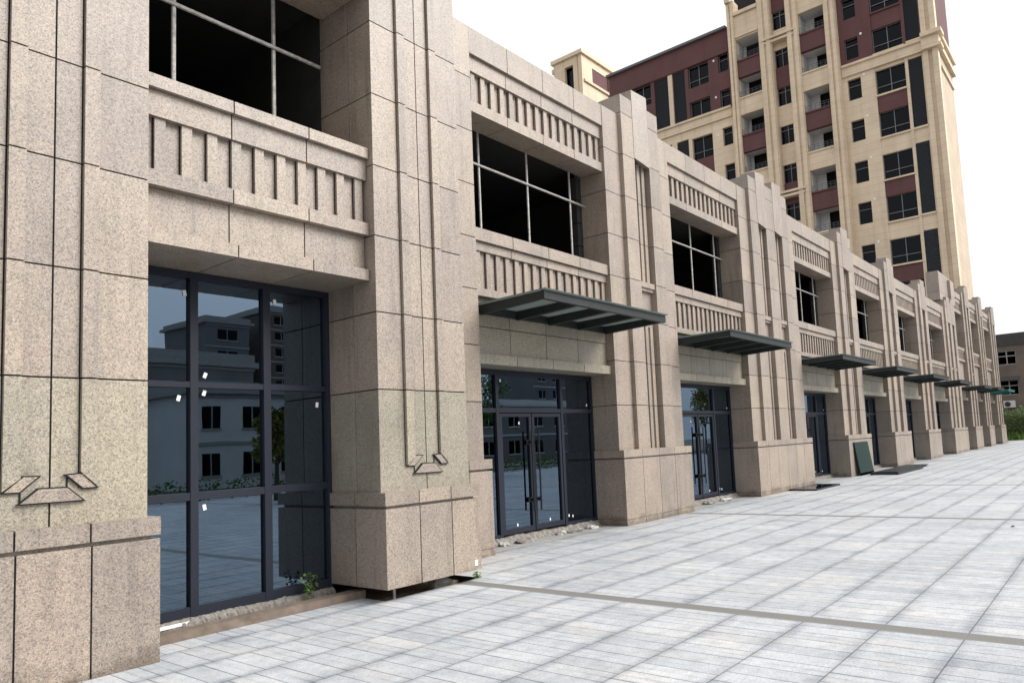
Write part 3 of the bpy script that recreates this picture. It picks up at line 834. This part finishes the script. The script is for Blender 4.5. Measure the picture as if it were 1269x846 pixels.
for z in (42.2, 43.7, 45.2): m.box(X0-.1, X0+.3, Y1, Y1+.25, z, z+.5)
m.build('wall', MCREAM, st_, SR)
m = MB(); m.box(66, 69.4, Y0+.05, Y0+.25, 43.3, 45.2); m.build('maroon_panel', MMAROON, st_, SR)
m = MB(); m.box(X0-.25, 77.2, Y0-.25, Y1+.25, ZT, ZT+.45); m.build('roof', MCREAM, st_, SR)
m = MB(); m.box(X0+.5, X0+.55, 39.3, 40.6, 36, 45.3); m.build('window', MTGLASS, st_, SR)
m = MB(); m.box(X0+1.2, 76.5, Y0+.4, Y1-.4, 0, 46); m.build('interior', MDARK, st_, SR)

# ---------------------------------------------------------------- old grey building at the end of the plaza
ob = empty('grey_building', (94, -5, -.1), 'old grey brown rendered building with dark parapet at the far end of the plaza', 'building')
OR = (94, -5, -.1); XB = 90.0
m = MB()
holes = [(.88, 2.6, 7.9, 9.45), (.85, 2.75, 4.6, 6.2)]
ys = [-14, .86, 2.68, 9]
m.box(XB, XB+.4, -14, .86, -.2, 10); m.box(XB, XB+.4, 2.68, 9, -.2, 10)
for a, b in ((-.2, 4.6), (6.25, 7.9), (9.45, 10)): m.box(XB, XB+.4, .86, 2.68, a, b)
m.box(XB+.4, 102, -14, -13.6, -.2, 10); m.box(XB+.4, 102, 8.6, 9, -.2, 10); m.box(101.6, 102, -13.6, 8.6, -.2, 10)
m.build('wall', MBACKWALL, ob, OR)
m = MB(); m.box(XB-.15, 102.1, -14.2, 9.2, 10, 11.3); m.build('roof_parapet', MBACKROOF, ob, OR)
def obwin(y0, y1, z0, z1):
    m = MB(); s = .05; x = XB+.12
    for y in (y0+s, (y0+y1)/2, y1-s): m.box(x, x+.08, y-s, y+s, z0, z1)
    for z in (z0+s, z0+(z1-z0)*.62, z1-s): m.box(x-.002, x+.07, y0+.1, y1-.1, z-s, z+s)
    f = m.build('window', MPIPE, ob, OR)
    q = MB(); q.box(x+.10, x+.13, y0, y1, z0, z1); q.build('window_pane', MTGLASS, f, OR)
obwin(.86, 2.68, 7.9, 9.45); obwin(.86, 2.68, 4.6, 6.25)
m = MB()
for yy in (-3, -6.5, -10):
    m.box(XB-.02, XB+.0, yy, yy+1.8, 7.9, 9.4); m.box(XB-.02, XB, yy, yy+1.8, 4.6, 6.2)
m.build('boarded_window', MBACKROOF, ob, OR)
m = MB(); m.hexa([(XB-.7, .7, 6.15), (XB-.7, 2.85, 6.15), (XB-.01, 2.85, 6.55), (XB-.01, .7, 6.55), (XB-.7, .7, 6.2), (XB-.7, 2.85, 6.2), (XB-.01, 2.85, 6.62), (XB-.01, .7, 6.62)])
m.build('window_awning', MBACKROOF, ob, OR)
m = MB(); m.box(XB+.45, 101.5, -13.5, 8.5, -.1, 9.9); m.build('interior', MDARK, ob, OR)
ac = empty('air_conditioner', (XB-.3, 1.9, 3.2), 'white outdoor air conditioner unit hung on the grey wall above the ivy', 'air conditioner')
AR = (XB-.3, 1.9, 3.2)
m = MB(); m.box(XB-.42, XB-.08, 1.35, 2.45, 3.25, 4.0); m.build('casing', MWHITE, ac, AR)
m = MB()
for i in range(10): m.tube((XB-.44, 2.05+.28*math.cos(i*.628), 3.62+.28*math.sin(i*.628)), (XB-.44, 2.05+.28*math.cos((i+1)*.628), 3.62+.28*math.sin((i+1)*.628)), .02, 5)
m.tube((XB-.435, 2.05, 3.62), (XB-.425, 2.05, 3.62), .25, 14); m.build('fan_grille', MLOUV, ac, AR)
m = MB(); m.box(XB-.5, XB, 1.45, 1.5, 3.18, 3.24); m.box(XB-.5, XB, 2.3, 2.35, 3.18, 3.24); m.build('bracket', MSTEEL, ac, AR)

# ivy covered wall and weeds at the end of the plaza
hw = empty('ivy_wall', (79, -1, 0), 'low wall smothered in green ivy beyond the last granite pedestal', 'hedge')
HR = (79, -1, 0)
m = MB(); m.box(78.8, 79.1, -12, 2.1, -.2, 2.3); m.build('wall', MBACKWALL, hw, HR)
m = MB()
for i in range(34):
    y = 2.2-i*.42; m.leaves((78.7+.1*math.sin(i*2.1), y, 1.45+.25*math.sin(i*1.3)), (.6, .5, 1.75+.25*math.sin(i*.9)), 430, .16, 0, i, .35)
m.build('ivy', MLEAF, hw, HR)
m = MB(); rg = random.Random(5)
for i in range(2600):
    x, y = 76.3+rg.random()*2.2, 2.0-rg.random()*14; h = rg.uniform(.1, .75)*(.4+rg.random()); a = rg.random()*6.28
    dx, dy = .05*math.cos(a), .05*math.sin(a)
    m.quad([(x-dx, y-dy, -.06), (x+dx, y+dy, -.06), (x+dx*.2+rg.uniform(-.15, .15), y+rg.uniform(-.15, .15), h)], 0, rg.random())
o = m.build('grass', MLEAF, None); o['kind'] = 'stuff'; o['label'] = 'rough green weeds along the foot of the ivy wall'

# ---------------------------------------------------------------- far side of the street, mirrored in the shop glass
def street_building(name, x0, x1, y0, y1, h, floors, wx, mat, trim, label, cat='building', roofh=.8):
    root = (((x0+x1)/2), (y0+y1)/2, 0); e = empty(name, root, label, cat)
    m = MB(); m.box(x0, x1, y0, y1, 0, h); m.build('wall', mat, e, root)
    m = MB(); m.box(x0-.4, x1+.4, y0-.4, y1+.4, h, h+roofh*.4); m.box(x0-.1, x1+.1, y0-.1, y1+.1, h+roofh*.4, h+roofh); m.build('roof', trim, e, root)
    n = int((x1-x0)/wx); sh = h/floors
    for f in range(floors):
        m = MB()
        m.box(x0-.05, x1+.05, y1, y1+.12, sh*(f+1)-.25, sh*(f+1)-.05)
        m.build('string_course', trim, e, root)
        for i in range(n):
            a = x0+(x1-x0)*(i+.28)/n; b = x0+(x1-x0)*(i+.72)/n; z0, z1 = sh*f+sh*.28, sh*f+sh*.74
            w_ = MB(); w_.box(a, b, y1-.005, y1+.03, z0, z1, 1); w_.box(a-.08, b+.08, y1+.0, y1+.1, z0-.14, z0-.002)
            w_.box((a+b)/2-.04, (a+b)/2+.04, y1+.03, y1+.06, z0, z1); w_.build('window', [trim, MTGLASS], e, root)
    return e
MW = plain('white painted wall', (.78, .78, .76), .9, .08, .5); MGW = plain('grey stucco', (.26, .25, .24), .9, .2, .4); MT2 = plain('pale grey trim', (.42, .41, .39), .9)
MTW = plain('tower tile', (.22, .21, .22), .8, .15, .3)
street_building('white_building', 20.5, 36, -46, -38, 5.9, 2, 2.5, MW, MT2, 'low white two storey building across the street, mirrored in the glass')
street_building('stucco_building', 13, 31, -64, -50, 9.2, 2, 3.2, MGW, MT2, 'grey stucco building with heavy cornices, mirrored in the left shop glass', roofh=1.1)
street_building('tower_block', 38.4, 43.4, -84, -74, 17.3, 7, 2.6, MTW, MT2, 'square grey tower block across the street, mirrored in the glass')
street_building('brown_tower', 45.6, 53, -86, -74, 19.3, 10, 2.6, plain('brown tile', (.19, .15, .13), .8, .15, .4), MT2, 'tall brown tower block across the street')
street_building('long_block', 56, 98, -62, -48, 6.4, 2, 4.2, MGW, MW, 'long grey block with pale trim far across the street')
street_building('slab_tower', 103, 116, -92, -80, 26, 8, 3.4, MTW, MW, 'tallest grey slab tower far across the street')

def tree(x, y, h, label, seed, mat=None):
    root = (x, y, -.1); e = empty('street_tree', root, label, 'tree', 'street trees along the road'); rg = random.Random(seed)
    m = MB(); m.tube((x, y, -.1), (x+.05, y, h*.42), .13, 8, 0, .08)
    for i in range(5):
        a = i*1.26+rg.random(); m.tube((x+.05, y, h*.38), (x+.9*math.cos(a), y+.9*math.sin(a), h*.7), .06, 6, 0, .025)
    m.build('trunk', MBARK, e, root)
    m = MB()
    for i in range(13):
        a, r_ = rg.random()*6.28, rg.random()*h*.22
        m.leaves((x+r_*math.cos(a), y+r_*math.sin(a), h*(.5+.42*rg.random())), (h*.15, h*.15, h*.11), 190, .22, 0, seed*50+i, .2)
    m.build('crown', mat or MLEAF, e, root)
tree(16, -20.5, 3.7, 'street tree with yellowish crown opposite the first shop window', 1, MLEAF2)
tree(33, -24, 6.5, 'taller green street tree opposite the glass doors', 2)
tree(64, -24, 6.8, 'yellow green street tree mirrored in a transom', 3, MLEAF2)
tree(84, -24, 6.5, 'green street tree farthest along the road', 4)
m = MB(); hr = (20, -25.2, 0)
for i in range(30): m.leaves((6+i*1.6, -25.3, .45), (1.0, .45, .55), 150, .16, 0, 300+i, .2)
o = m.build('car_row_standin', MLEAF, None); tag(o, 'long leafy row standing in for dark parked cars mirrored in the glass', 'hedge')  # leafy row added in place of the mirrored dark cars

# ---------------------------------------------------------------- things lying about
m = MB(); m.box(2.72, 5.30, -.875, -.70, -.12, .085); o = m.build('kerb_stone', MTIMBER); tag(o, 'long brown muddy kerb beam lying below the first shop window', 'kerb')
m = MB(); m.tube((5.44, -1.22, -.25), (5.44, -1.22, .15), .016, 8); o = m.build('steel_prop', MPIPE); tag(o, 'thin steel prop standing in the hole under the second pilaster', 'pipe')
m = MB(); m.lump((6.22, -1.12, .0), .17, .13, .13, 0, 4); o = m.build('stone', MCONC); tag(o, 'rounded grey stone in the hole under the second pilaster', 'stone')
m = MB(); m.hexa([(2.85, -.50, .045), (3.52, -.42, .045), (3.52, -.385, .045), (2.85, -.465, .045), (2.85, -.50, .075), (3.52, -.42, .075), (3.52, -.385, .075), (2.85, -.465, .075)])
o = m.build('wooden_stick', MWHITE); tag(o, 'white painted stick lying on the sill below the first window', 'stick')
m = MB(); m.box(6.51, 6.56, -1.464, -1.4595, .20, .27); m.build('paper_sticker', MWHITE, p1)
def weed(name, x, y, z, h, n, seed, label, sz=.05):
    root = (x, y, z); e = empty(name, root, label, 'plant'); rg = random.Random(seed)
    s = MB(); l = MB()
    for i in range(n):
        a = rg.random()*6.28; hh = h*rg.uniform(.55, 1); tip = Vector((x+math.cos(a)*h*.2, y+math.sin(a)*h*.2, z+hh)); b = Vector((x, y, z-.06))
        s.tube(b, tip, .004, 5, 0, .002)
        for k in range(7):
            p = b.lerp(tip, .3+.7*k/7); l.leaves(tuple(p), (.05, .05, .04), 2, sz, 0, seed*99+i*9+k, .3)
    s.build('stem', MBARK, e, root); l.build('leaf_cluster', MLEAF, e, root)
weed('weed', 4.82, -.52, .05, .36, 5, 11, 'tall leafy weed growing in front of the glass beside the second pilaster', .04)
weed('weed', 3.0, -.50, .05, .10, 6, 12, 'small green weed at the left end of the mortar sill', .04)
weed('weed', 6.72, -1.27, .0, .10, 5, 13, 'tiny weed at the edge of the hole by the second pilaster', .035)
for i, (x, y, rx, ry, rz, lab) in enumerate(((9.05, .46, .10, .10, .05, 'small pale rubble piece at the left end of the first door sill'), (9.55, .40, .21, .14, .07, 'flat pale slab of rubble under the left door leaf'), (10.55, .42, .10, .09, .06, 'rounded lump of rubble between the two door leaves'),
        (10.95, .42, .24, .14, .075, 'broad broken rubble block under the right door leaf'), (11.5, .42, .16, .11, .05, 'low rubble piece under the right side pane'), (16.4, .40, .22, .15, .06, 'rubble heap below the second pair of doors'), (17.3, .38, .3, .13, .05, 'flat brown rubble beside the double pilaster'))):
    m = MB(); m.lump((x, y, .02), rx, ry, rz, 0, 20+i, 5, 8, .25); o = m.build('rubble', MCONC if i % 2 else MT2); tag(o, lab, 'rubble', 'rubble at the door sills')
# loose sheets by the fourth pilaster
e = empty('glass_sheet', (27.8, -.35, 0), 'green tinted glass sheet leaning against a pedestal', 'glass panel'); root = (27.8, -.35, 0)
m = MB(); m.hexa([(26.95, -.30, .02), (28.65, -.30, .02), (28.65, -.28, .02), (26.95, -.28, .02), (26.85, -.17, 1.22), (28.55, -.17, 1.22), (28.55, -.15, 1.22), (26.85, -.15, 1.22)]); m.build('sheet', MGREEN, e, root)
m = MB(); m.hexa([(26.95, -.275, .02), (28.65, -.275, .02), (28.65, -.26, .02), (26.95, -.26, .02), (26.85, -.148, 1.22), (28.55, -.148, 1.22), (28.55, -.135, 1.22), (26.85, -.135, 1.22)]); m.build('backing', plain('dark green backing', (.02, .04, .035), .5), e, root)
m = MB()
m.box(27.3, 31.2, -1.5, -1.4, .01, .09); m.box(27.3, 31.2, -.62, -.52, .01, .09)
for i in range(5): x = 27.3+i*.95; m.box(x, x+.09, -1.39, -.63, .012, .088)
m.box(27.5, 31.0, -1.42, -.6, .092, .104)
o = m.build('canopy_skeleton', MSTEEL); tag(o, 'dark steel canopy frame lying flat before the leaning glass sheet', 'steel frame')
m = MB(); m.box(31.3, 33.4, -1.25, -.35, .05, .075); m.box(31.35, 31.45, -1.2, -.4, 0, .05); m.box(33.2, 33.3, -1.2, -.4, 0, .05); o = m.build('metal_sheet', MSTEEL); tag(o, 'dark metal sheet lying beyond the flat steel frame', 'metal sheet')
m = MB(); m.box(20.4, 22.5, -.96, -.14, .006, .05); o = m.build('glass_plate', glassmat('grey plate', (.12, .13, .14), (.75, .8, .85), 1.7)); tag(o, 'grey glass plate lying flat before the double pilaster', 'glass panel')
for i, (x, y) in enumerate(((17.2, -7.3), (13.4, -6.6), (8.7, -8.0))):
    m = MB(); m.lump((x, y, .008), .035, .03, .02, 0, 70+i, 4, 6, .3); o = m.build('pebble', MBLACK); tag(o, ('dark pebble on the far bright paving', 'dark pebble on the paving past the second dark band', 'dark pebble on the paving near the right edge')[i], 'pebble', 'pebbles on the paving')
